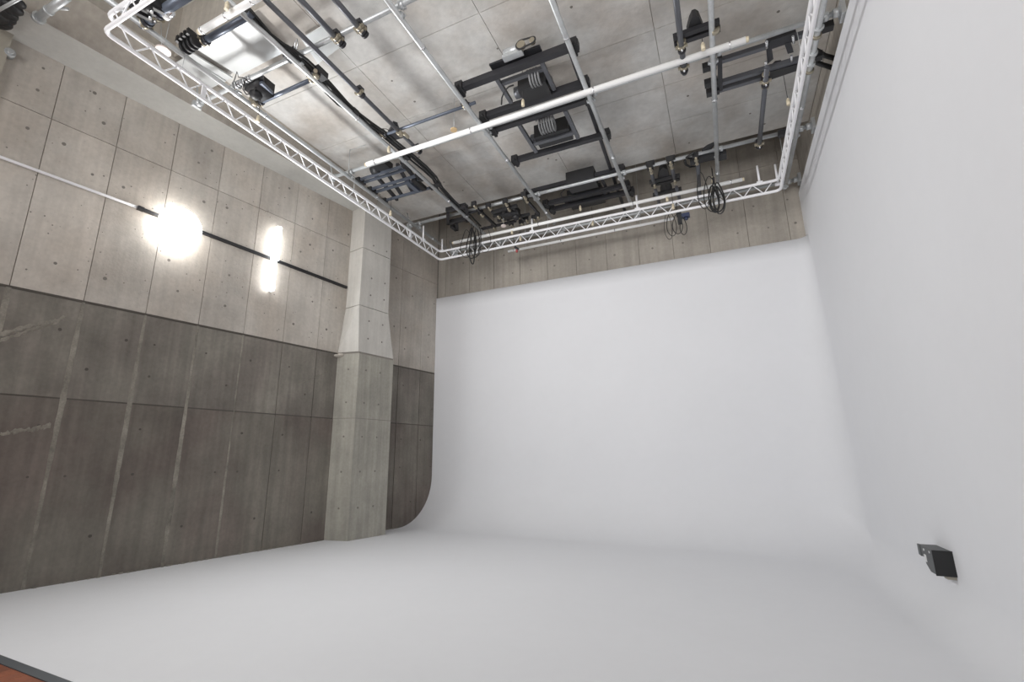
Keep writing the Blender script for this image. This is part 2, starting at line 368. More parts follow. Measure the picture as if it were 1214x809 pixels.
# timber floor in front of the cyclorama
bm = NB(); box(bm, (-10, -5.3, -.16), (XR+.4, 2.3, -.075)); wf = tag(obj('floor', bm, 'strip'), 'subfloor under the red brown boards', kind='structure')
xx = -9.4
while xx < XR:
    one('floor_board', 'wood', wf, box, (xx, -5.0, -.075), (min(xx+.118, XR), 2.19, -.004)); xx += .12
bm = NB(); box(bm, (-9.0, 2.19, -.08), (XR, 2.27, .002)); tag(obj('trim_2', bm, 'strip'), 'dark grey edging strip between white floor and red brown boards', kind='structure')

# ================================================================ WALL LAMPS
def on(p, off): return al(*p, off)
def run(bm, a, b, off, w, h): bar(bm, al(*a, off), al(*b, off), w, h)
t = thing('wall_conduit', 'thin white conduit running along the pale concrete wall to the lamps', 'conduit', al(0, 187, .03))
one('pipe', 'white', t, lambda bm: cyl(bm, al(-60, 164, .03), al(163, 246, .03), .022, 8))
o = al(163, 246, .03); one('end_socket', 'black', t, lambda bm: bar(bm, o, al(170, 249, .03), .07, .06))
t = thing('lighting_track', 'black lighting track carrying the round lamp and the tube lamp', 'lighting track', al(246, 281, .03))
one('track', 'black', t, lambda bm: bar(bm, al(166, 247.5, .035), al(411, 341, .035), .05, .05))
t = thing('globe_lamp', 'glowing round white lamp on the black track of the concrete wall', 'lamp', al(214, 269, .2))
gc = al(214, 269, .20)
def flat_globe(bm):
    ball(bm, Vector(), .33, (1, 1, 1), 32)
    for v in bm.verts: v.co -= WN*(v.co.dot(WN)*.62); v.co += gc
one('globe', 'globe', t, flat_globe)
def lamp_light(name, c, sx, sy, power, col, parent, tilt=0):
    l = bpy.data.lights.new(name, 'AREA'); l.shape = 'ELLIPSE'; l.size = sx; l.size_y = sy; l.energy = power; l.color = col
    lo = bpy.data.objects.new(name, l); COL.objects.link(lo); lo.parent = parent; lo.location = c-parent.location
    l.spread = math.radians(176)
    lo.rotation_euler = (WN*math.cos(math.radians(tilt))-Z*math.sin(math.radians(tilt))).to_track_quat('-Z', 'Y').to_euler()
lamp_light('lamp_light', gc+WN*.14, .5, .5, 150, (1, .985, .97), t, 8)
one('mounting_arm', 'black', t, lambda bm: cyl(bm, gc, al(214, 268, .05), .03))
t = thing('tube_lamp', 'glowing upright twin tube lamp to the right of the round lamp', 'lamp', al(325, 305, .06))
one('tube', 'tubel', t, lambda bm: cyl(bm, al(331, 270, .13), al(327, 308, .13), .058, 12))
one('tube', 'tubel', t, lambda bm: cyl(bm, al(325.5, 301, .09), al(321.5, 344, .09), .058, 12))
lamp_light('lamp_light', al(325.5, 307, .2), .07, 1.3, 78, (.93, .97, 1), t, 14)
one('holder', 'white', t, lambda bm: (bar(bm, al(329, 272, .05), al(320.5, 346, .05), .05, .04), cyl(bm, al(327, 306, .03), al(327, 306, .12), .03), cyl(bm, al(321, 345, .03), al(321, 345, .1), .03)))

# ================================================================ PIPE GRID
ZL, ZT, RP = 6.95, 7.04, .036
LONG = [(-6.14, 1.0, 10.05, 'beside the left beam'), (-4.85, 1.4, 9.9, 'carrying the black cable'), (-3.12, 2.0, 10.0, 'left of the black hoist frames'),
        (-1.335, 2.0, 10.0, 'right of the black hoist frames'), (.39, 2.0, 10.0, 'short of the right truss leg'), (1.625, 2.0, 10.35, 'beside the right leg of the white truss')]
TR = [(3.82, -6.98, -2.2, 'front'), (6.33, -6.55, 1.86, 'middle'), (8.72, -6.35, 1.86, 'rear'), (10.52, -6.2, 1.86, 'rearmost')]
def clamp(parent, c, ax_, mt='galv', r=RP):
    def f(bm):
        c_ = Vector(c); a = Vector(ax_); b = Vector((a.y, a.x, 0))
        cyl(bm, c_-a*.03, c_+a*.03, r+.016, 10)
        bar(bm, c_-b*(r+.03)-Z*.0, c_+b*(r+.03), .05, .03)
    return one('clamp', mt, parent, f)
for i, (x, y0, y1, w) in enumerate(LONG):
    t = thing('scaffold_pipe', 'long galvanised pipe running towards the back wall, '+w, 'pipe', (x, y0, ZL), 'galvanised pipes of the ceiling grid')
    one('pipe', 'galv', t, lambda bm: cyl(bm, (x, y0, ZL), (x, y1, ZL), RP, 14))
    for yj in ([5.1, 8.0] if i % 2 else [4.4, 7.2, 9.4]): one('joint_sleeve', 'steel', t, lambda bm: cyl(bm, (x, yj-.012, ZL), (x, yj+.012, ZL), RP+.006, 14))
    for yt, xa, xb, _ in TR:
        if xa < x < xb: clamp(t, (x, yt+.08, ZL+.02), (0, 1, 0))
for i, (y, x0, x1, w) in enumerate(TR):
    t = thing('cross_pipe', w+' galvanised pipe running across the ceiling towards the right wall', 'pipe', (x0, y, ZT), 'galvanised pipes of the ceiling grid')
    one('pipe', 'galv', t, lambda bm: cyl(bm, (x0, y, ZT), (x1, y, ZT), RP*.95, 14))
    if x1 > 1.5: one('wall_bracket', 'galv', t, lambda bm: (box(bm, (XR-.03, y-.09, ZT-.1), (XR+.02, y+.09, ZT+.1)), cyl(bm, (XR-.10, y, ZT), (XR-.02, y, ZT), RP+.02, 12)))
    one('end_bracket', 'galv', t, lambda bm: (bar(bm, (x0-.02, y-.07, ZT-.02), (x0-.02, y+.07, ZT-.02), .05, .09), cyl(bm, (x0-.03, y, ZT), (x0+.08, y, ZT), RP+.02, 12), cyl(bm, (x0, y, ZT), (x0-.1, y, ZT+.35), .015, 6)))
    for lx, ly0, ly1, _ in LONG:
        if x0 < lx < x1: clamp(t, (lx+.08, y, ZT-.01), (1, 0, 0))
# thin hanger rods to the slab at the middle pipe's left end
t = thing('hanger_wire', 'thin wire dropping from the slab to the left end of the middle cross pipe', 'wire', az(413, 205, ZT))
one('wire', 'galv', t, lambda bm: (cyl(bm, (-6.14, 6.33, ZT), (-6.14, 6.33, SLAB), .006, 5), cyl(bm, (-6.14, 6.33, SLAB-.02), (-5.75, 6.33, SLAB-.02), .005, 5)))

# ---- dark pipes, given by their ends in plan
def dpipe(a, b, z, r, mt, label, clamps=(), name='dark_pipe', ends=True):
    p = az(*a, z); q = az(*b, z)
    if abs(q.x-p.x) < .2: q.x = p.x = (p.x+q.x)/2
    if abs(q.y-p.y) < .2: q.y = p.y = (p.y+q.y)/2
    t = thing(name, label, 'pipe', p, None)
    one('pipe', mt, t, lambda bm: cyl(bm, p, q, r, 12))
    d = (q-p).normalized()
    for k in clamps:
        c = p.lerp(q, k)
        cl = one('clamp', 'brass', t, lambda bm: (cyl(bm, c-d*.025, c+d*.025, r+.012, 10), bar(bm, c-d.cross(Z)*(r+.04), c+d.cross(Z)*(r+.04), .04, .03)))
        one('bolt', 'steel', cl, lambda bm: cyl(bm, c+d*.0-Z*(r+.0), c+d*.0-Z*(r+.04), .012, 6))
        one('half_coupler', 'dark', t, lambda bm: (cyl(bm, c+d*.05, c+d*.09, r+.016, 10), box(bm, c+Vector((-.05, -.05, .02)), c+Vector((.05, .05, .08)))))
    return t, p, q
dpipe((300, -8), (500, 178), 6.97, .034, 'grey', 'long dark pipe beside the black cable, ending above the white tube', (.53, .985))
dpipe((340, -17), (408, 54), 6.95, .036, 'grey', 'short dark pipe ending at the front cross pipe, nearer the left wall', (.84, .9))
dpipe((385, -13), (435, 42), 6.95, .036, 'grey', 'short dark pipe ending at the front cross pipe, farther from the left wall', (.80, .87))
dpipe((797, -30), (812.5, 87), 6.92, .036, 'grey', 'short dark pipe through the black plate near the second pipe from the right', (.68, .92))
dpipe((908, 80), (901, 173), 6.93, .036, 'grey', 'dark pipe ending at the rear cross pipe beside the right truss leg', (.15, .97))
dpipe((449, 163), (563, 121), 7.0, .026, 'blue', 'thin blue grey pipe leading to the second long pipe', (.05, .9))
dpipe((304, 123), (372, 94), 7.0, .032, 'blue', 'blue grey pipe between the two leftmost long pipes', (.03, .97))
dpipe((236, 50), (300, 18), 6.98, .045, 'blue', 'thick blue grey pipe beside the front white tube', (.05,))
dpipe((166, 28), (230, -8), 6.98, .062, 'blue', 'thickest blue grey pipe at the front left corner of the grid', (.06, .3))
dpipe((645, -30), (745, 262), 7.16, .034, 'dark', 'black pipe shadowing the long pipe right of the hoist frames', ())
for a, b, lab in (((46, 21), (80, -4), 'galvanised stub with flange at the top left corner, ending at the beam'),):
    p = az(*a, 7.12); q = az(*b, 7.12); t = thing('wall_stub', lab, 'pipe', p)
    one('pipe', 'galv', t, lambda bm: cyl(bm, p, q, .05, 14)); d = (q-p).normalized()
    one('flange', 'galv', t, lambda bm: cyl(bm, p-d*.03, p+d*.02, .075, 14)); one('collar', 'galv', t, lambda bm: cyl(bm, p+d*.22, p+d*.26, .06, 14))
    one('spigot', 'galv', t, lambda bm: cyl(bm, p.lerp(q, .45), az(81, 10.5, 7.10), .018, 8))

# ================================================================ WHITE TRUSS
TZ, TZU = 6.37, 6.585
XL, XRT, YF, YBK = -5.965, 1.385, 2.12, 9.5
t = thing('truss_frame', 'white ladder truss loop hung under the pipe grid', 'truss', (XL, YF, TZ))
def chord(z, r=.027):
    pts = []
    def cor(cx_, cy_, a0):
        rr = .09
        for k in range(5): a = a0+k/4*math.pi/2; pts.append((cx_+rr*math.cos(a), cy_+rr*math.sin(a), z))
    cor(XL+.09, YF+.09, math.pi); cor(XRT-.09, YF+.09, 1.5*math.pi); cor(XRT-.09, YBK-.09, 0); cor(XL+.09, YBK-.09, .5*math.pi)
    bm = NB(); tubep(bm, pts, r, 12, True); return bm
obj('lower_chord', chord(TZ), 'white', t); obj('upper_chord', chord(TZU), 'white', t)
def braces(a, b, n):
    a = Vector(a); b = Vector(b); st = (b-a)/n; hh = Vector((0, 0, TZU-TZ))
    ms = []
    for up in (0, 1):
        bm = NB(); lo = Vector((0, 0, 0)); cyl(bm, lo+(hh if not up else Vector()), lo+st*.5*1.0+(Vector() if not up else hh), .0095, 6)
        me = bpy.data.meshes.new('brace'); bm.to_mesh(me); bm.free(); me.materials.append(M['white']); ms.append(me)
    for k in range(n):
        for j in (0, 1):
            o = bpy.data.objects.new('brace', ms[j]); COL.objects.link(o); o.parent = t; o.location = a+st*(k+.5*j)-t.location
braces((XL, YF+.15, TZ), (XL, YBK-.1, TZ), 21); braces((XRT, YF+.15, TZ), (XRT, YBK-.1, TZ), 21)
braces((XL+.15, YBK, TZ), (XRT-.1, YBK, TZ), 21); braces((XL+.15, YF, TZ), (XRT-.1, YF, TZ), 21)
def post(x, y, z0, z1, r=.02): 
    one('post', 'white', t, lambda bm: (cyl(bm, (x, y, z0), (x, y, z1), r, 8), box(bm, (x-.05, y-.03, z0-.02), (x+.05, y+.03, z0+.02))))
for px in (524.6, 631, 758, 909.5): p = ay(px, 275, YBK); post(p.x, YBK, TZU+.02, TZU+.33 if px != 909.5 else TZU+.38)
q = ax(501.6, 287, XL); post(XL, q.y, TZU, TZU+.36); q = ax(919, 197, XRT); post(XRT, q.y, TZU, TZU+.42)
for px, py in ((241, 112), (487, 272)):
    q = ax(px, py, XL); one('gusset', 'white', t, lambda bm: box(bm, (XL-.012, q.y-.03, TZ), (XL+.012, q.y+.03, TZU)))
# suspension cords of the truss
for x, y in ((XL, 3.0), (XL, 6.33), (XRT, 6.33), (XRT, 8.72), (-3.12, YBK), (.39, YBK)):
    one('cord', 'galv', t, lambda bm: cyl(bm, (x, y, TZU), (x, y, ZL), .004, 5))

# ================================================================ WHITE TUBES
def tubel(p, q, r, label, caps='cream', name='tube_light'):
    o = thing(name, label, 'tube light', p, 'unlit white tube lights'); d = (q-p).normalized()
    one('tube', 'tube', o, lambda bm: cyl(bm, p, q, r, 14))
    for e, s in ((p, -1), (q, 1)): one('end_cap', caps, o, lambda bm: cyl(bm, e, e+d*s*.035, r*.85, 12))
    for k in (.03, .35, .68, .97):
        c = p.lerp(q, k); one('clip', 'steel', o, lambda bm: cyl(bm, c-d*.01, c+d*.01, r+.004, 12))
    return o
p = az(435, 195, 6.9); q = az(884, 48, 6.9); q.y = p.y
tubel(p, q, .044, 'long unlit white tube light under the middle cross pipe')
p = ay(538, 288, 9.5); q = ay(880, 213, 9.5); q.z = p.z
tubel(p, q, .037, 'unlit white tube light above the rear leg of the truss')
p = az(238, 37, 6.88); q = Vector((p.x+1.4, p.y, p.z)); tubel(p, q, .042, 'unlit white tube light at the front left, above the shiny sheet')
p = ay(604, 298, 10.1); q = ay(797, 261, 10.1); q.z = p.z; p3 = p.copy(); tubel(p, q, .03, 'dim slim white tube light behind and below the rear truss leg', 'white')

# ================================================================ HANGING CONNECTORS, DISCS
def conn(px, py, plane, v, drop, label, mt='cream'):
    c = az(px, py, v) if plane == 'z' else ay(px, py, v)
    o = thing('hanging_connector', label, 'connector', c)
    bd = one('body', mt, o, lambda bm: cyl(bm, c-Z*.055, c+Z*.03, .026, 8))
    one('strain_relief', mt, bd, lambda bm: cyl(bm, c+Z*.03, c+Z*.065, .026, 8, .010))
    one('cord', 'cable', o, lambda bm: cyl(bm, c+Z*.06, c+Z*drop, .004, 5))
conn(461, 177, 'z', 6.78, .3, 'cream connector hanging at the left end of the long white tube')
conn(620, 122, 'z', 6.8, .75, 'cream connector on a cord in front of the front hoist motor')
conn(833.5, 55, 'z', 6.85, .3, 'cream connector near the right end of the long white tube')
conn(934.5, 121, 'z', 6.75, .6, 'cream connector beside the right leg of the truss')
conn(688, 247, 'y', 9.5, .55, 'cream connector above the middle of the rear tube light')
conn(791, 236, 'y', 9.5, .55, 'cream connector below the black bracket over the rear truss leg')
conn(702.5, 265, 'y', 9.55, .4, 'cream connector inside the rear truss leg near its middle')
conn(798, 245, 'y', 9.45, .4, 'cream connector among thin cables at the rear truss leg')
conn(617, 283, 'y', 9.55, .35, 'cream connector inside the rear truss leg near its left end')
conn(607, 275, 'y', 9.5, .3, 'cream connector under the rear tube light near its left end')
conn(845, 213, 'y', 9.45, .3, 'cream connector over the largest coil of cable')
conn(463, 253, 'z', 6.55, .4, 'cream connector above the left truss leg near the column')
conn(306, 141, 'z', 6.6, .38, 'cream connector over the left truss leg beside the small hoist')
conn(269, 7, 'z', 6.85, .3, 'cream connector at the top edge above the front tube light')
def disc(px, py, z, r, mt, label, cords):
    c = az(px, py, z); o = thing('hanging_disc', label, 'disc', c)
    one('disc', mt, o, lambda bm: (cyl(bm, c-Z*.012, c+Z*.012, r, 20), cyl(bm, c+Z*.012, c+Z*.03, r*.7, 16, r*.3)))
    for dx, dy, h in cords: one('cord', 'galv', o, lambda bm: cyl(bm, c+Vector((dx*.2, dy*.2, .01)), c+Vector((dx, dy, h)), .004, 5))
disc(193.5, 60, 6.75, .09, 'pink', 'pale pink round disc hanging beside the left long pipe', ((.35, -.15, .55), (.0, -.1, .45)))
disc(538, 154, 6.8, .055, 'tan', 'small tan disc hanging above the long white tube', ((0, 0, .6),))
disc(597, 268, 6.75, .06, 'pink', 'pinkish disc hanging among the rear clamps', ((0, 0, .55),))
# glass lamp cap
c = az(202, 16, 6.95); o = thing('glass_lamp', 'small clear glass lamp on the thickest blue grey pipe', 'lamp', c)
one('glass_bulb', 'steel', o, lambda bm: ball(bm, c, .06, (1.2, .8, .8), 12)); one('base', 'label', o, lambda bm: cyl(bm, c-Vector((.1, 0, 0)), c-Vector((.03, 0, 0)), .05, 10))

# ================================================================ SHEETS UNDER THE SLAB
def sheet(pts, label, rib=None):
    P = [az(x, y, 7.47) for x, y in pts]
    o = thing('ceiling_sheet', label, 'sheet', P[0])
    one('sheet', 'sheet', o, lambda bm: hexa(bm, P, [v+Z*.02 for v in P]))
    return o, P
o, P = sheet([(184, 90), (228, 63), (275, 92), (227, 117)], 'pale sheet on the ceiling behind the left truss leg')
one('batten', 'sheet', o, lambda bm: (bar(bm, P[1]-Z*.012, P[2]-Z*.012, .05, .025), bar(bm, P[0].lerp(P[1], .85)-Z*.01, P[3].lerp(P[2], .85)-Z*.01, .03, .02)))
sheet([(234, 59), (299, 18), (341, 60), (283, 90)], 'shiny pale sheet reflecting light, right of the first sheet')
sheet([(357, 46), (384, 30), (409, 52), (377, 76)], 'small pale sheet behind the dark pipes')

# ================================================================ HOISTS
def B(o, name, a, b, z, w, h, mt='dark', snap=True):
    p = az(*a, z); q = az(*b, z)
    if snap and abs(q.y-p.y) < .25 and abs(q.x-p.x) > .3: p.y = q.y = (p.y+q.y)/2
    elif snap and abs(q.x-p.x) < .25: p.x = q.x = (p.x+q.x)/2
    one(name, mt, o, lambda bm: bar(bm, p, q, w, h)); return p, q
def cheeks(o, p, q, mt='black'):
    d = (q-p).normalized()
    for e, s in ((p, 1), (q, -1)):
        c = e+d*s*.07
        one('end_clamp', mt, o, lambda bm: (bar(bm, c-d*.06, c+d*.06, .16, .13), bar(bm, c-d.cross(Z)*.13-Z*.05, c+d.cross(Z)*.13-Z*.05, .05, .04)))
def motor(o, lo, hi, z, mt='black'):
    """box hung between the beams, from its plan corners"""
    hs = one('motor_housing', mt, o, lambda bm: box(bm, (lo[0], lo[1], z-.06), (hi[0], hi[1], z+.20)))
    one('drive_shaft', 'grey', hs, lambda bm: (cyl(bm, (lo[0]+.02, (lo[1]+hi[1])/2, z+.05), (lo[0]-.10, (lo[1]+hi[1])/2, z+.05), .09, 14), cyl(bm, (hi[0], (lo[1]+hi[1])/2, z+.08), (hi[0]+.06, (lo[1]+hi[1])/2, z+.08), .05, 12)))
def coil(o, c, r, n, mt='coil', ax_=(1, 0, 0), pitch=.035, tr=.016):
    c = Vector(c); a = Vector(ax_).normalized(); x, y = frame(a); pts = []
    for k in range(n*14+1):
        t_ = k/14*2*math.pi; pts.append(c+a*(k/14-n/2)*pitch+(x*math.cos(t_)+y*math.sin(t_))*r)
    one('hose_coil', mt, o, lambda bm: tubep(bm, pts, tr, 6))
ZH = 7.07
o = thing('hoist_frame', 'large black hoist frame between two long pipes, with a belt drive on its front beam', 'hoist', az(608, 90, ZH))
b1 = B(o, 'beam', (541, 106), (686, 52), ZH, .10, .10); cheeks(o, *b1)
b2 = B(o, 'beam', (568, 138), (700, 99), ZH, .10, .10); cheeks(o, *b2)
B(o, 'side_member', (589, 93), (606, 121), ZH, .055, .06, 'grey'); B(o, 'side_member', (643, 72), (656, 106), ZH, .055, .06, 'grey')
B(o, 'cross_member', (594, 99), (645, 81), ZH+.02, .06, .06, 'grey')
pl = az(582, 80, ZH+.1), az(643, 61, ZH+.1)
one('drive_plate', 'dark', o, lambda bm: bar(bm, pl[0], (pl[1].x, pl[0].y, pl[0].z), .12, .03))
q1 = az(611, 105, ZH); q2 = az(652, 97, ZH); motor(o, (q1.x+.04, b2[0].y-.36, 0), (q2.x-.04, b2[0].y-.05, 0), ZH)
coil(o, az(634, 92, ZH+.02), .12, 4, pitch=.045)
c = az(618, 54, ZH+.12); c2 = az(634, 55, ZH+.12); c2.y = c.y
one('pulley', 'brass', o, lambda bm: (cyl(bm, c-Vector((0, .03, 0)), c+Vector((0, .03, 0)), .06, 16), cyl(bm, c2-Vector((0, .03, 0)), c2+Vector((0, .03, 0)), .04, 16)))
one('belt', 'cable', o, lambda bm: tubep(bm, [c+Vector((.0+.07*math.cos(a), -.02, .07*math.sin(a))) for a in [math.pi/2+k*math.pi/8 for k in range(9)]]+[c2+Vector((.05*math.cos(a), -.02, .05*math.sin(a))) for a in [-math.pi/2+k*math.pi/8 for k in range(9)]], .012, 6, True))
one('drive_motor', 'galv', o, lambda bm: (cyl(bm, c+Vector((-.28, .05, .02)), c+Vector((-.02, .05, .02)), .06, 14), box(bm, c+Vector((-.3, .0, -.08)), c+Vector((-.0, .1, -.03)))))
tc = az(603, 100, ZH); one('cable', 'cable', o, lambda bm: tubep(bm, [az(x, y, ZH-.02) for x, y in ((609, 101), (603, 103), (598, 108), (595, 116), (594.5, 124))], .012, 6))
o = thing('hoist_frame', 'large black hoist frame just behind the long white tube', 'hoist', az(640, 150, ZH))
b1 = B(o, 'beam', (580, 154), (703, 116), ZH, .10, .10); cheeks(o, *b1)
b2 = B(o, 'beam', (607, 191), (724, 158), ZH, .09, .09); cheeks(o, *b2)
B(o, 'side_member', (616, 147), (635, 180), ZH, .06, .06, 'grey'); B(o, 'side_member', (668, 131), (687, 163), ZH, .06, .06, 'grey')
B(o, 'cross_member', (633, 170), (684, 156), ZH+.0, .07, .06, 'grey')
q1 = az(630, 165, ZH); q2 = az(674, 153, ZH); motor(o, (q1.x+.05, b2[0].y-.45, 0), (q2.x, b2[0].y-.12, 0), ZH+.06)
coil(o, az(648, 147, ZH-.02), .14, 6, pitch=.045)
o = thing('hoist_frame', 'black hoist frame over the rear cross pipe, partly behind it', 'hoist', az(690, 225, ZH))
for k, (a, b) in enumerate((((622, 230), (741, 199)), ((644, 243), (747, 218)), ((652, 250), (752, 225)))):
    bb = B(o, 'beam', a, b, ZH+.06 if k == 0 else ZH, .09, .09); cheeks(o, *bb)
B(o, 'side_member', (672, 216), (688, 245), ZH+.06, .05, .05); B(o, 'side_member', (712, 207), (722, 232), ZH+.06, .05, .05)
q1 = az(676, 226, ZH); q2 = az(708, 218, ZH); motor(o, (q1.x, q1.y-.3, 0), (q2.x, q1.y+.12, 0), ZH+.05)
q1 = az(674, 243, ZH); q2 = az(716, 238, ZH); motor(o, (q1.x, q1.y-.1, 0), (q2.x, q1.y+.35, 0), ZH+.1)
one('cable', 'cable', o, lambda bm: tubep(bm, [az(x, y, ZH) for x, y in ((678, 222), (670, 224), (665, 229), (666, 234), (676, 232), (690, 232), (705, 228), (720, 222), (738, 217))], .012, 6))
# left blue frame
o = thing('lift_frame', 'blue grey lift frame between the two leftmost long pipes, left of the back corner', 'hoist', az(460, 215, ZH))
for a, b in (((424.5, 213), (481, 197)), ((429.5, 216.5), (485, 200)), ((439, 224.5), (496, 208)), ((444, 228), (499, 212)), ((457, 238.5), (512, 221.5))):
    bb = B(o, 'bar', a, b, ZH, .045, .045, 'blue')
    c1, c2_ = bb
    for e in bb: one('end_clamp', 'black', o, lambda bm: box(bm, e-Vector((.05, .05, .04)), e+Vector((.05, .05, .04))))
for a, b in (((441, 203), (471, 237)), ((455, 199), (476, 231)), ((471, 195), (490, 229)), ((476, 192), (501, 222))): B(o, 'cross_bar', a, b, ZH+.06, .06, .06, 'dark', False)
q1 = az(450, 212, ZH); one('pulley_block', 'black', o, lambda bm: (cyl(bm, q1+Vector((-.05, -.15, .12)), q1+Vector((.15, -.15, .12)), .12, 14), box(bm, q1+Vector((.1, -.35, .02)), q1+Vector((.4, -.1, .16)))))
for px, py in ((489, 216), (497, 214)):
    e = az(px, py+4, ZH); one('plate', 'blue' if px < 490 else 'black', o, lambda bm: box(bm, e-Vector((.05, .2, .05)), e+Vector((.05, .2, .03))))
tl = bpy.data.objects['tube_light.003']
for xx_ in (-3.9, -1.2): one('cord', 'galv', tl, lambda bm: cyl(bm, (xx_, 10.1, p3.z), (xx_, 10.1, TOP), .004, 5))
# small hoist front left
o = thing('cable_hoist', 'small black hoist with cables clamped to the front cross pipe', 'hoist', az(300, 102, 7))
e = az(301, 99, 7.02)
one('housing', 'black', o, lambda bm: (box(bm, e+Vector((-.18, -.02, -.06)), e+Vector((.1, .28, .16))), ball(bm, e+Vector((-.1, .12, -.05)), .1, n=10)))
one('guide_bar', 'blue', o, lambda bm: (bar(bm, az(303, 100, 7), az(317, 113, 7), .06, .05), bar(bm, az(309, 98, 7), az(322, 111, 7), .06, .05)))
one('side_plate', 'dark', o, lambda bm: hexa(bm, [az(*v, 7.03) for v in ((308, 94), (312, 93), (314, 104), (306, 104))], [az(*v, 7.03)+Z*.05 for v in ((308, 94), (312, 93), (314, 104), (306, 104))]))
for k in range(5):
    c = Vector((az(286+k*3.2, 101-k*1.6, ZT).x, 3.82, ZT)); one('ring', 'steel', o, lambda bm: cyl(bm, c-Vector((.012, 0, 0)), c+Vector((.012, 0, 0)), RP+.014, 12))
one('cable', 'cable', o, lambda bm: tubep(bm, [az(x, y, 6.98) for x, y in ((276, 100), (279, 92), (281, 85), (283, 92), (288, 92), (293, 95))], .008, 5))
one('cable', 'cable', o, lambda bm: tubep(bm, [az(x, y, 6.95) for x, y in ((290, 97), (288, 106), (292, 112), (300, 111), (303, 104))], .011, 5))
# front left corner hoists
o = thing('cable_hoist', 'black hoist with fins between the front left corner and the thickest pipe', 'hoist', az(178, 12, 7))
e = az(176, 8, 7.0)
one('housing', 'black', o, lambda bm: (box(bm, e+Vector((-.16, -.15, -.06)), e+Vector((.2, .1, .12))), ball(bm, e+Vector((.08, -.05, -.06)), .08, n=10)))
for k in range(3): 
    e2 = az(168+k*6, 15-k*5, 6.95); one('fin', 'black', o, lambda bm: bar(bm, e2-Vector((.03, .1, 0)), e2+Vector((.03, .12, .02)), .05, .12))
one('lug', 'steel', o, lambda bm: (cyl(bm, e+Vector((.1, 0, -.08)), e+Vector((.1, 0, -.14)), .02, 8), cyl(bm, e+Vector((-.02, .05, -.06)), e+Vector((-.02, .05, -.13)), .02, 8)))
o = thing('pipe_coupler', 'black ribbed coupler where the thick blue grey pipe meets the left long pipe', 'coupler', az(228, 52, 6.96))
for k in range(4):
    e = az(220+k*4.2, 57-k*2.8, 6.93); one('fin', 'black', o, lambda bm: (cyl(bm, e-Vector((.018, 0, 0)), e+Vector((.018, 0, 0)), .085, 12), box(bm, e+Vector((-.02, -.13, .0)), e+Vector((.02, -.02, .09)))))
# plate on second-right pipe
o = thing('pulley_plate', 'black bracket plate with rounded hump across two pipes, nearest the picture top', 'bracket', az(825, 38, 7))
for a, b in (((798, 44.5), (853, 25.5)), ((799, 51), (854, 34.5))):
    bb = B(o, 'bar', a, b, 6.99, .07, .06, 'dark')
e = bb[0].lerp(bb[1], .45)
one('pulley_cover', 'black', o, lambda bm: (lambda P: hexa(bm, P, [v+Z*.1 for v in P]))([az(*v, 7.02) for v in ((814.5, 39), (818, 26), (821, 19.5), (825, 18), (829, 20.5), (834, 33))]))
for px, py in ((808, 50), (848, 36)): 
    e3 = az(px, py, 6.95); one('clamp', 'brass', o, lambda bm: cyl(bm, e3-Vector((0, .03, 0)), e3+Vector((0, .03, 0)), .055, 10))
# right frame
o = thing('hoist_frame', 'black hoist frame passing behind the right leg of the truss', 'hoist', az(900, 70, ZH))
for a, b in (((847, 74.5), (981, 31)), ((846, 97.5), (972, 66)), ((850, 104), (950, 81))):
    bb = B(o, 'beam', a, b, ZH, .065, .07, 'grey')
for px, py in ((841, 79), (843, 98), (845, 109), (978, 33), (966, 68)):
    e = az(px, py, 7.03); one('end_clamp', 'black', o, lambda bm: box(bm, e-Vector((.09, .05, .04)), e+Vector((.09, .05, .05))))
B(o, 'end_member', (851, 68), (856, 106), ZH-.02, .06, .05)
def quad(pts, z, th): 
    P = [az(*v, z) for v in pts]; return lambda bm: hexa(bm, P, [v+Z*th for v in P])
one('plate', 'dark', o, quad(((909, 50), (944, 38), (946, 48), (910, 60)), ZH-.05, .05))
one('side_arm', 'dark', o, quad(((908, 52), (914, 50), (917, 70), (910, 76)), ZH-.06, .06))
one('side_arm', 'dark', o, quad(((930, 52), (937, 50), (941, 62), (934, 64)), ZH-.06, .06))
one('lower_plate', 'black', o, quad(((905, 88), (950, 75), (951, 82), (904, 98)), ZH-.05, .05))
one('pulley_cover', 'black', o, quad(((915, 84), (920, 79), (927, 78), (932, 84)), ZH+.01, .1))
for a, b in (((909, 49), (909, 57)), ((940, 43), (941, 51)), ((908, 73), (908, 82)), ((938, 66), (938.5, 73))):
    one('shackle', 'steel', o, lambda bm: cyl(bm, az(*a, ZH-.09), az(*b, ZH-.09), .017, 8))
for pts in ([(963, 56), (968, 60), (978, 66), (991, 69.5)], [(962, 71), (968, 74), (976, 77), (987, 80.5)]):
    one('bent_arm', 'black', o, lambda bm: tubep(bm, [az(x, y, ZH-.02) for x, y in pts], .035, 6))
for px, py in ((908, 88), (907.5, 97), (907, 103)):
    e = az(px, py, 6.95); one('clamp', 'brass', o, lambda bm: cyl(bm, e-Vector((0, .014, 0)), e+Vector((0, .014, 0)), .052, 10))
for px, py in ((971, 33), (969, 42), (964.5, 63), (961, 76), (959, 84)):
    e = az(px, py, ZL); e.x = 1.625; one('clamp', 'brass' if py in (42, 84) else 'galv', o, lambda bm: cyl(bm, e-Vector((0, .02, 0)), e+Vector((0, .02, 0)), .055, 12))
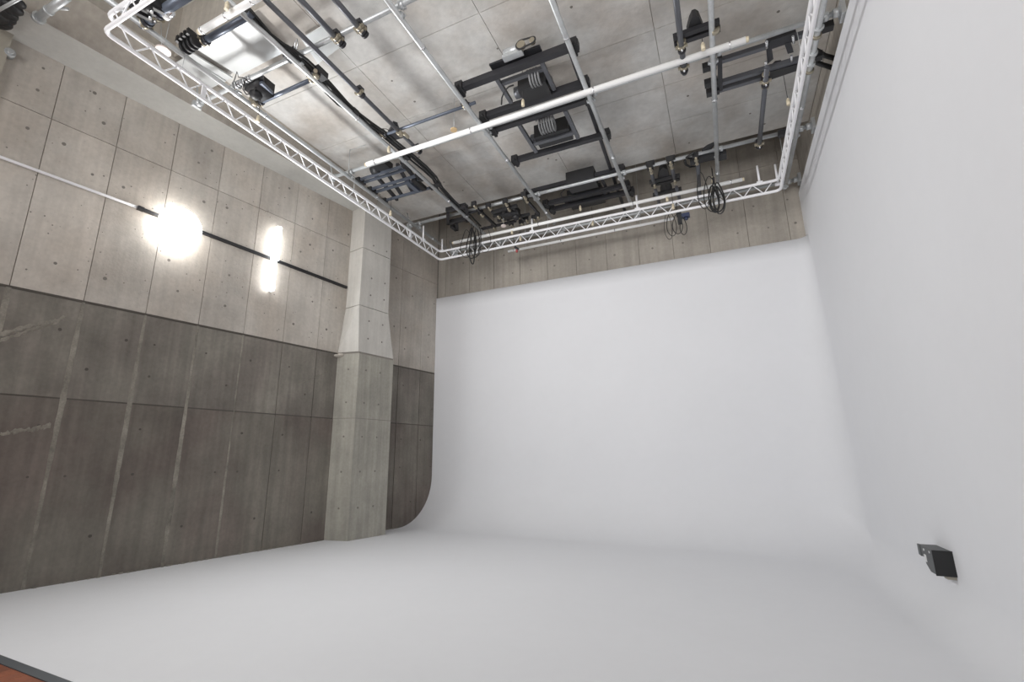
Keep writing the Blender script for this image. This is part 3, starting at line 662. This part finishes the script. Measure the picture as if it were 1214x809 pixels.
# ---- rear clusters
def clampset(o, spots, z=6.98, mt='brass'):
    for px, py in spots:
        e = az(px, py, z)
        one('clamp', mt, o, lambda bm: (cyl(bm, e-Vector((.02, 0, 0)), e+Vector((.02, 0, 0)), .05, 10), cyl(bm, e+Vector((0, .03, -.02)), e+Vector((0, .07, -.03)), .035, 8)))
        one('jaw', 'black', o, lambda bm: box(bm, e+Vector((-.06, -.07, -.02)), e+Vector((.05, -.02, .08))))
o = thing('lift_frame', 'black lift frame hanging behind the end of the cable, near the back corner', 'hoist', az(540, 255, 7))
for a, b in (((530, 250), (552, 243)), ((530, 264), (556, 259)), ((534, 268), (543, 272))): B(o, 'bar', a, b, 7.0, .09, .09, 'black')
for a, b in (((531, 251), (531, 265)), ((541, 262), (542, 272)), ((553, 245), (554, 262))): one('upright', 'black', o, lambda bm: bar(bm, az(*a, 7.0), az(*b, 7.0), .07, .09))
B(o, 'bar', (550, 256), (563, 248), 7.0, .05, .05, 'dark')
o = thing('clamp_cluster', 'cluster of black arms and zinc clamps on the rear cross pipe, left of centre', 'clamps', az(600, 250, 7))
clampset(o, ((563, 244), (571, 254), (580, 246), (600, 241), (603, 247), (614, 256), (624.6, 261), (619, 265), (586, 270), (607, 267), (591, 256), (596, 260)))
for a, b, w in (((562, 244), (588, 268), .05), ((583, 252), (613, 244), .07), ((585, 256), (612, 249), .06), ((596, 248), (603, 262), .06), ((608, 246), (622, 262), .05), ((590, 262), (628, 254), .05), ((600, 243), (606, 256), .06), ((570, 272), (612, 262), .04)):
    B(o, 'arm', a, b, 7.0, w, .06, 'black', False)
e = az(605, 254, 7.0); one('housing', 'black', o, lambda bm: (box(bm, e-Vector((.2, .12, .05)), e+Vector((.2, .12, .12))), ball(bm, e+Vector((.1, .1, -.04)), .09, n=10)))
o = thing('clamped_bar', 'single dark arm with zinc clamp on the rear cross pipe, left of the long pipe', 'clamps', az(622, 236, 7))
clampset(o, ((622, 233), (624, 237))); B(o, 'arm', (624, 237), (639, 254), 6.98, .05, .05, 'dark', False)
clampset(o, ((638, 257), (634, 260)))
# bracket above rear truss right of centre
o = thing('pulley_bracket', 'black bracket with tall hump on two dark drop pipes above the rear truss leg', 'bracket', az(786, 215, 7))
for a, b in (((770.5, 198), (776.5, 222)), ((795, 191), (800.5, 217)), ((777, 225), (782, 243)), ((802, 222), (806, 238))): one('drop_pipe', 'grey', o, lambda bm: cyl(bm, az(*a, 6.98), az(*b, 6.98), .034, 10))
for a, b in (((770, 216), (806, 208)), ((774, 231), (808, 224)), ((772, 219), (806, 212))): B(o, 'bar', a, b, 6.99, .07, .06, 'black')
one('pulley_cover', 'black', o, quad(((780, 214), (782, 203), (786, 198.5), (791, 201), (794, 211)), 7.0, .1))
one('pulley_cover', 'black', o, quad(((783, 228), (786, 217), (792, 215), (797, 225)), 7.0, .1))
clampset(o, ((771, 199), (776, 219), (795, 192), (800, 214), (772, 202), (796, 196)), 6.97)
for a in ((771, 194), (795, 188)): one('hook', 'black', o, lambda bm: box(bm, az(*a, 7.06)-Vector((.08, .04, .04)), az(*a, 7.06)+Vector((.08, .04, .04))))
o = thing('swept_bracket', 'black bracket with swept arm over the largest coil of cable', 'bracket', az(830, 186, 7))
B(o, 'beam', (818, 192), (857, 182), 6.99, .14, .09, 'black'); B(o, 'beam', (820, 186), (846, 179), 7.05, .09, .06, 'black')
one('swept_arm', 'black', o, quad(((832, 180), (838, 175), (848, 170.5), (844, 176), (846, 180), (834, 183)), 7.05, .05))
one('hose', 'cable', o, lambda bm: tubep(bm, [az(x, y, 7.0) for x, y in ((812, 190), (813, 195), (818, 198), (826, 197), (822, 189), (814, 187), (822, 181))], .022, 6))
one('drop_pipe', 'grey', o, lambda bm: cyl(bm, az(827, 190, 6.98), az(829.5, 231, 6.98), .036, 10)); clampset(o, ((825, 187), (826, 191)), 6.97)
one('end_clamp', 'black', o, lambda bm: box(bm, az(856, 184, 6.98)-Vector((.07, .1, .05)), az(856, 184, 6.98)+Vector((.07, .1, .05))))
# top-right far pulley clamps on the rear pipe
o = thing('pipe_hook', 'small black hook on the rear cross pipe beside the right truss leg', 'hook', az(927, 160, 7)); one('hook', 'black', o, lambda bm: box(bm, az(928, 158, 7)-Vector((.07, .05, .05)), az(928, 158, 7)+Vector((.07, .05, .05))))
o['category'] = 'hook'
# triangular bracket on long dark pipe
o = thing('corner_bracket', 'black triangular bracket where the thin blue grey pipe meets the long dark pipe', 'bracket', az(465, 158, 7))
one('plate', 'dark', o, quad(((458, 162), (466, 147), (471, 149), (475, 160), (480, 163), (462, 168)), 7.0, .06))
one('clamp', 'brass', o, lambda bm: (cyl(bm, az(472, 156, 6.95), az(476, 160, 6.95), .05, 10), cyl(bm, az(479, 158, 6.93), az(484, 163, 6.93), .03, 8)))
one('cable', 'cable', o, lambda bm: tubep(bm, [az(x, y, 7.0) for x, y in ((448, 155), (452, 152.5), (458, 153), (464, 156))], .006, 5))
o = thing('cable_clamp', 'brass and black clamp on the cable beside the second long pipe', 'clamp', az(376, 88, 7))
one('block', 'black', o, lambda bm: box(bm, az(377, 88, 6.99)-Vector((.1, .1, .05)), az(377, 88, 6.99)+Vector((.1, .1, .05))))
one('screw', 'brass', o, lambda bm: (cyl(bm, az(373, 87, 6.93), az(377, 92, 6.93), .04, 8), cyl(bm, az(374, 84, 6.95), az(374, 84, 6.9), .03, 8)))
o = thing('cable_clamp', 'black clamp at the crossing of the second long pipe and the front cross pipe', 'clamp', az(348, 66, 7))
one('block', 'black', o, lambda bm: box(bm, az(347, 64, 7.02)-Vector((.12, .06, .05)), az(347, 64, 7.02)+Vector((.08, .08, .05))))
one('hook', 'galv', o, lambda bm: tubep(bm, [az(x, y, 7.0) for x, y in ((349, 57), (350, 50), (352, 46), (353, 52), (351, 58))], .008, 5))
# dark pin clamps near left long pipe
o = thing('pipe_end_clamp', 'brass clamp at the left end of the blue grey pipe', 'clamp', az(301, 122, 7))
one('clamp', 'brass', o, lambda bm: (cyl(bm, az(299, 120, 6.98), az(304, 124, 6.98), .05, 10), box(bm, az(301, 121, 7.02)-Vector((.05, .06, .02)), az(301, 121, 7.02)+Vector((.05, .06, .06)))))

# ================================================================ CABLES
o = thing('power_cable', 'thick black cable bundle laid along the second long pipe', 'cable', az(350, 65, 7.0))
c1 = [(292, 12), (305, 27), (318, 42), (332, 53), (345, 60), (360, 72), (376, 88), (392, 105), (408, 122), (420, 133), (438, 147), (455, 160), (470, 173), (487, 186), (503, 200), (514, 211), (522, 224), (536, 240), (552, 255), (566, 270)]
for k, (dx, dz, r) in enumerate(((0, 0, .022), (3.5, .01, .02), (-2, .02, .018), (1.5, .03, .016))):
    one('cable', 'cable', o, lambda bm: tubep(bm, [az(x+dx+random.uniform(-1, 1), y-dx*.4+random.uniform(-1, 1), 6.99+dz) for x, y in c1], r, 7))
one('sagging_cable', 'cable', o, lambda bm: tubep(bm, [az(x, y, 6.97) for x, y in ((300, 20), (312, 36), (326, 50), (346, 63), (362, 78), (375, 92), (386, 110), (400, 124), (418, 134))], .014, 6))
for x, y in ((420, 133), (482, 186), (519, 218)): one('tie', 'black', o, lambda bm: box(bm, az(x, y, 6.99)-Vector((.05, .06, .04)), az(x, y, 6.99)+Vector((.05, .06, .04))))
def coilset(label, loops, Y, knot, mt='cable'):
    c = ay(*knot, Y); o = thing('cable_coil', label, 'cable', c)
    for i, (px, py, rx, ry, r, tw) in enumerate(loops):
        cc = ay(px, py, Y-.02*i); top = ay(px, py-ry, Y); hh = (top-cc).z; ww = (ay(px+rx, py, Y)-ay(px, py, Y)).x; pts = []
        for k in range(24):
            a = k/24*2*math.pi; w_ = ww*(math.cos(a))*(1-.28*math.sin(a)); pts.append(cc+Vector((w_*math.cos(tw), w_*math.sin(tw)+.02*math.sin(3*a), hh*math.sin(a))))
        one('loop', mt, o, lambda bm: tubep(bm, pts, r, 6, True))
    one('strap', 'black', o, lambda bm: (bar(bm, c-Z*.06, c+Z*.08, .04, .03, (0, 1, 0)), cyl(bm, c+Z*.05, c+Z*.28, .008, 5)))
coilset('large coil of black cable hanging from the right part of the rear truss leg', [(850, 236, 8, 15, .014, .1), (846, 236, 7, 15, .014, .6), (852, 235, 7, 17, .013, -.3), (843, 230, 9, 19, .009, .2), (833, 226, 7, 19, .008, .4), (848, 232, 5, 13, .012, .9)], 9.4, (846, 215))
coilset('coil of thin black cable hanging below the truss by the navy plug', [(803, 266, 6, 11, .008, .2), (796, 266, 6, 13, .007, .4), (810, 268, 4, 9, .008, 0), (792, 268, 5, 14, .005, .5)], 9.6, (803, 254))
coilset('black cable loops hanging from the left end of the rear tube light', [(559, 289, 5, 17, .013, .3), (563, 286, 5, 18, .012, .8), (553, 289, 6, 15, .008, .2), (566, 284, 4, 17, .010, .1), (575, 284, 6, 13, .005, .3), (560, 292, 3, 18, .014, 1.0)], 9.4, (559, 274))
o = thing('power_plug', 'navy plug clamped below the rear truss leg beside thin cables', 'plug', ay(808, 257, 9.6))
e = ay(807, 258, 9.6); one('plug_body', 'black', o, lambda bm: box(bm, e-Vector((.06, .05, .13)), e+Vector((.02, .05, .12)))); one('socket', 'navy', o, lambda bm: (box(bm, e+Vector((.02, -.05, -.02)), e+Vector((.17, .05, .06))), cyl(bm, e+Vector((.1, 0, -.02)), e+Vector((.1, 0, -.07)), .035, 8)))
o = thing('small_plug', 'small black and red plug under the left part of the rear truss leg', 'plug', ay(613, 296, 9.6))
e = ay(613, 295, 9.6); one('plug_body', 'black', o, lambda bm: bar(bm, e+Vector((-.05, 0, .05)), e+Vector((.03, 0, -.02)), .06, .05)); one('cord', 'cable', o, lambda bm: cyl(bm, e+Vector((-.05, 0, .05)), e+Vector((-.05, -.1, .28)), .006, 5)); one('socket', 'red', o, lambda bm: bar(bm, e+Vector((.0, 0, -.02)), e+Vector((-.01, 0, -.09)), .04, .04, (0, 1, 0)))
# thin wire on ceiling hoist
# ================================================================ TOP LEFT CORNER
o = thing('wall_board', 'beige board with a bolt on the left wall at the picture edge', 'board', al(5, 60, .05))
bm = NB(); P = [al(*v, .10) for v in ((-40, 20), (-40, 190), (-2, 82), (4, 82), (17.5, 38), (0, 28))]; P = [al(*v, .10) for v in ((-30, 12), (-30, 150), (1, 88), (17.5, 38))]; hexa(bm, P, [v-WN*.12 for v in P]); obj('board', bm, 'board', o)
e = al(12, 62, .10); one('bolt', 'galv', o, lambda bm: (cyl(bm, e-WN*.08, e+WN*.04, .035, 6), cyl(bm, e-WN*.08, e+WN*.005, .06, 12)))
o = thing('cable_bag', 'black bundle of cloth and cables hanging in the top left corner', 'bag', az(5, 12, 7.0))
def cloth(bm):
    for px, py, r in ((8, 14, .10), (2, 20, .12), (14, 8, .10), (-8, 22, .16), (20, 2, .08), (6, 26, .07), (-14, 10, .18), (3, 5, .12)): ball(bm, az(px, py, 7.1)+Vector((0, 0, random.uniform(-.03, .03))), r, (1, 1.2, .6), 12)
one('cloth', 'black', o, cloth); one('pipe', 'galv', o, lambda bm: cyl(bm, az(-12, 18, 6.9), az(27, -4, 6.9), .02, 8))

# ================================================================ WALL BOX (right wall)
y0, y1, zt, zb = 6.58, 6.96, .68, .455
o = thing('wall_box', 'black and grey connection box low on the white right wall', 'connection box', (XR-.1, y0, zb))
def prof(bm, xa, xb, loop):
    hexa(bm, [(xa, y, z) for y, z in loop], [(xb, y, z) for y, z in loop])
XO = XR-.155
one('body', 'box', o, prof, XR+.0, XO, [(y0+.012, zb), (y0+.012, zt), (y1+.04, zt), (y1+.04, zt-.10), (y1-.12, zt-.11), (y1-.12, zb+.06), (y0+.16, zb)])
one('front_panel', 'boxf', o, prof, XR+.12, XO-.004, [(y0, zb-.008), (y0, zt+.003), (y0+.012, zt+.003), (y0+.012, zb-.008)])
one('back_plate', 'box', o, prof, XO+.012, XO-.005, [(y1-.03, zt-.11), (y1-.03, zt+.003), (y1+.045, zt+.003), (y1+.045, zt-.103)])
one('label_patch', 'label', o, lambda bm: (box(bm, (XO-.004, y1-.17, zt-.145), (XO+.002, y1-.11, zt-.075)), box(bm, (XO-.004, y1-.15, zt-.04), (XO+.002, y1-.12, zt-.02)), box(bm, (XO-.004, y0+.08, zt-.04), (XO+.002, y0+.10, zt-.02))))
one('foot', 'board', o, lambda bm: box(bm, (XR-.07, y0+.03, zb-.04), (XR+.1, y0+.12, zb)))
for ob in list(scene.objects):
    if ob.get('category') is None and ob.get('kind') is None and ob.parent is None and ob.type == 'MESH': print('untagged', ob.name)
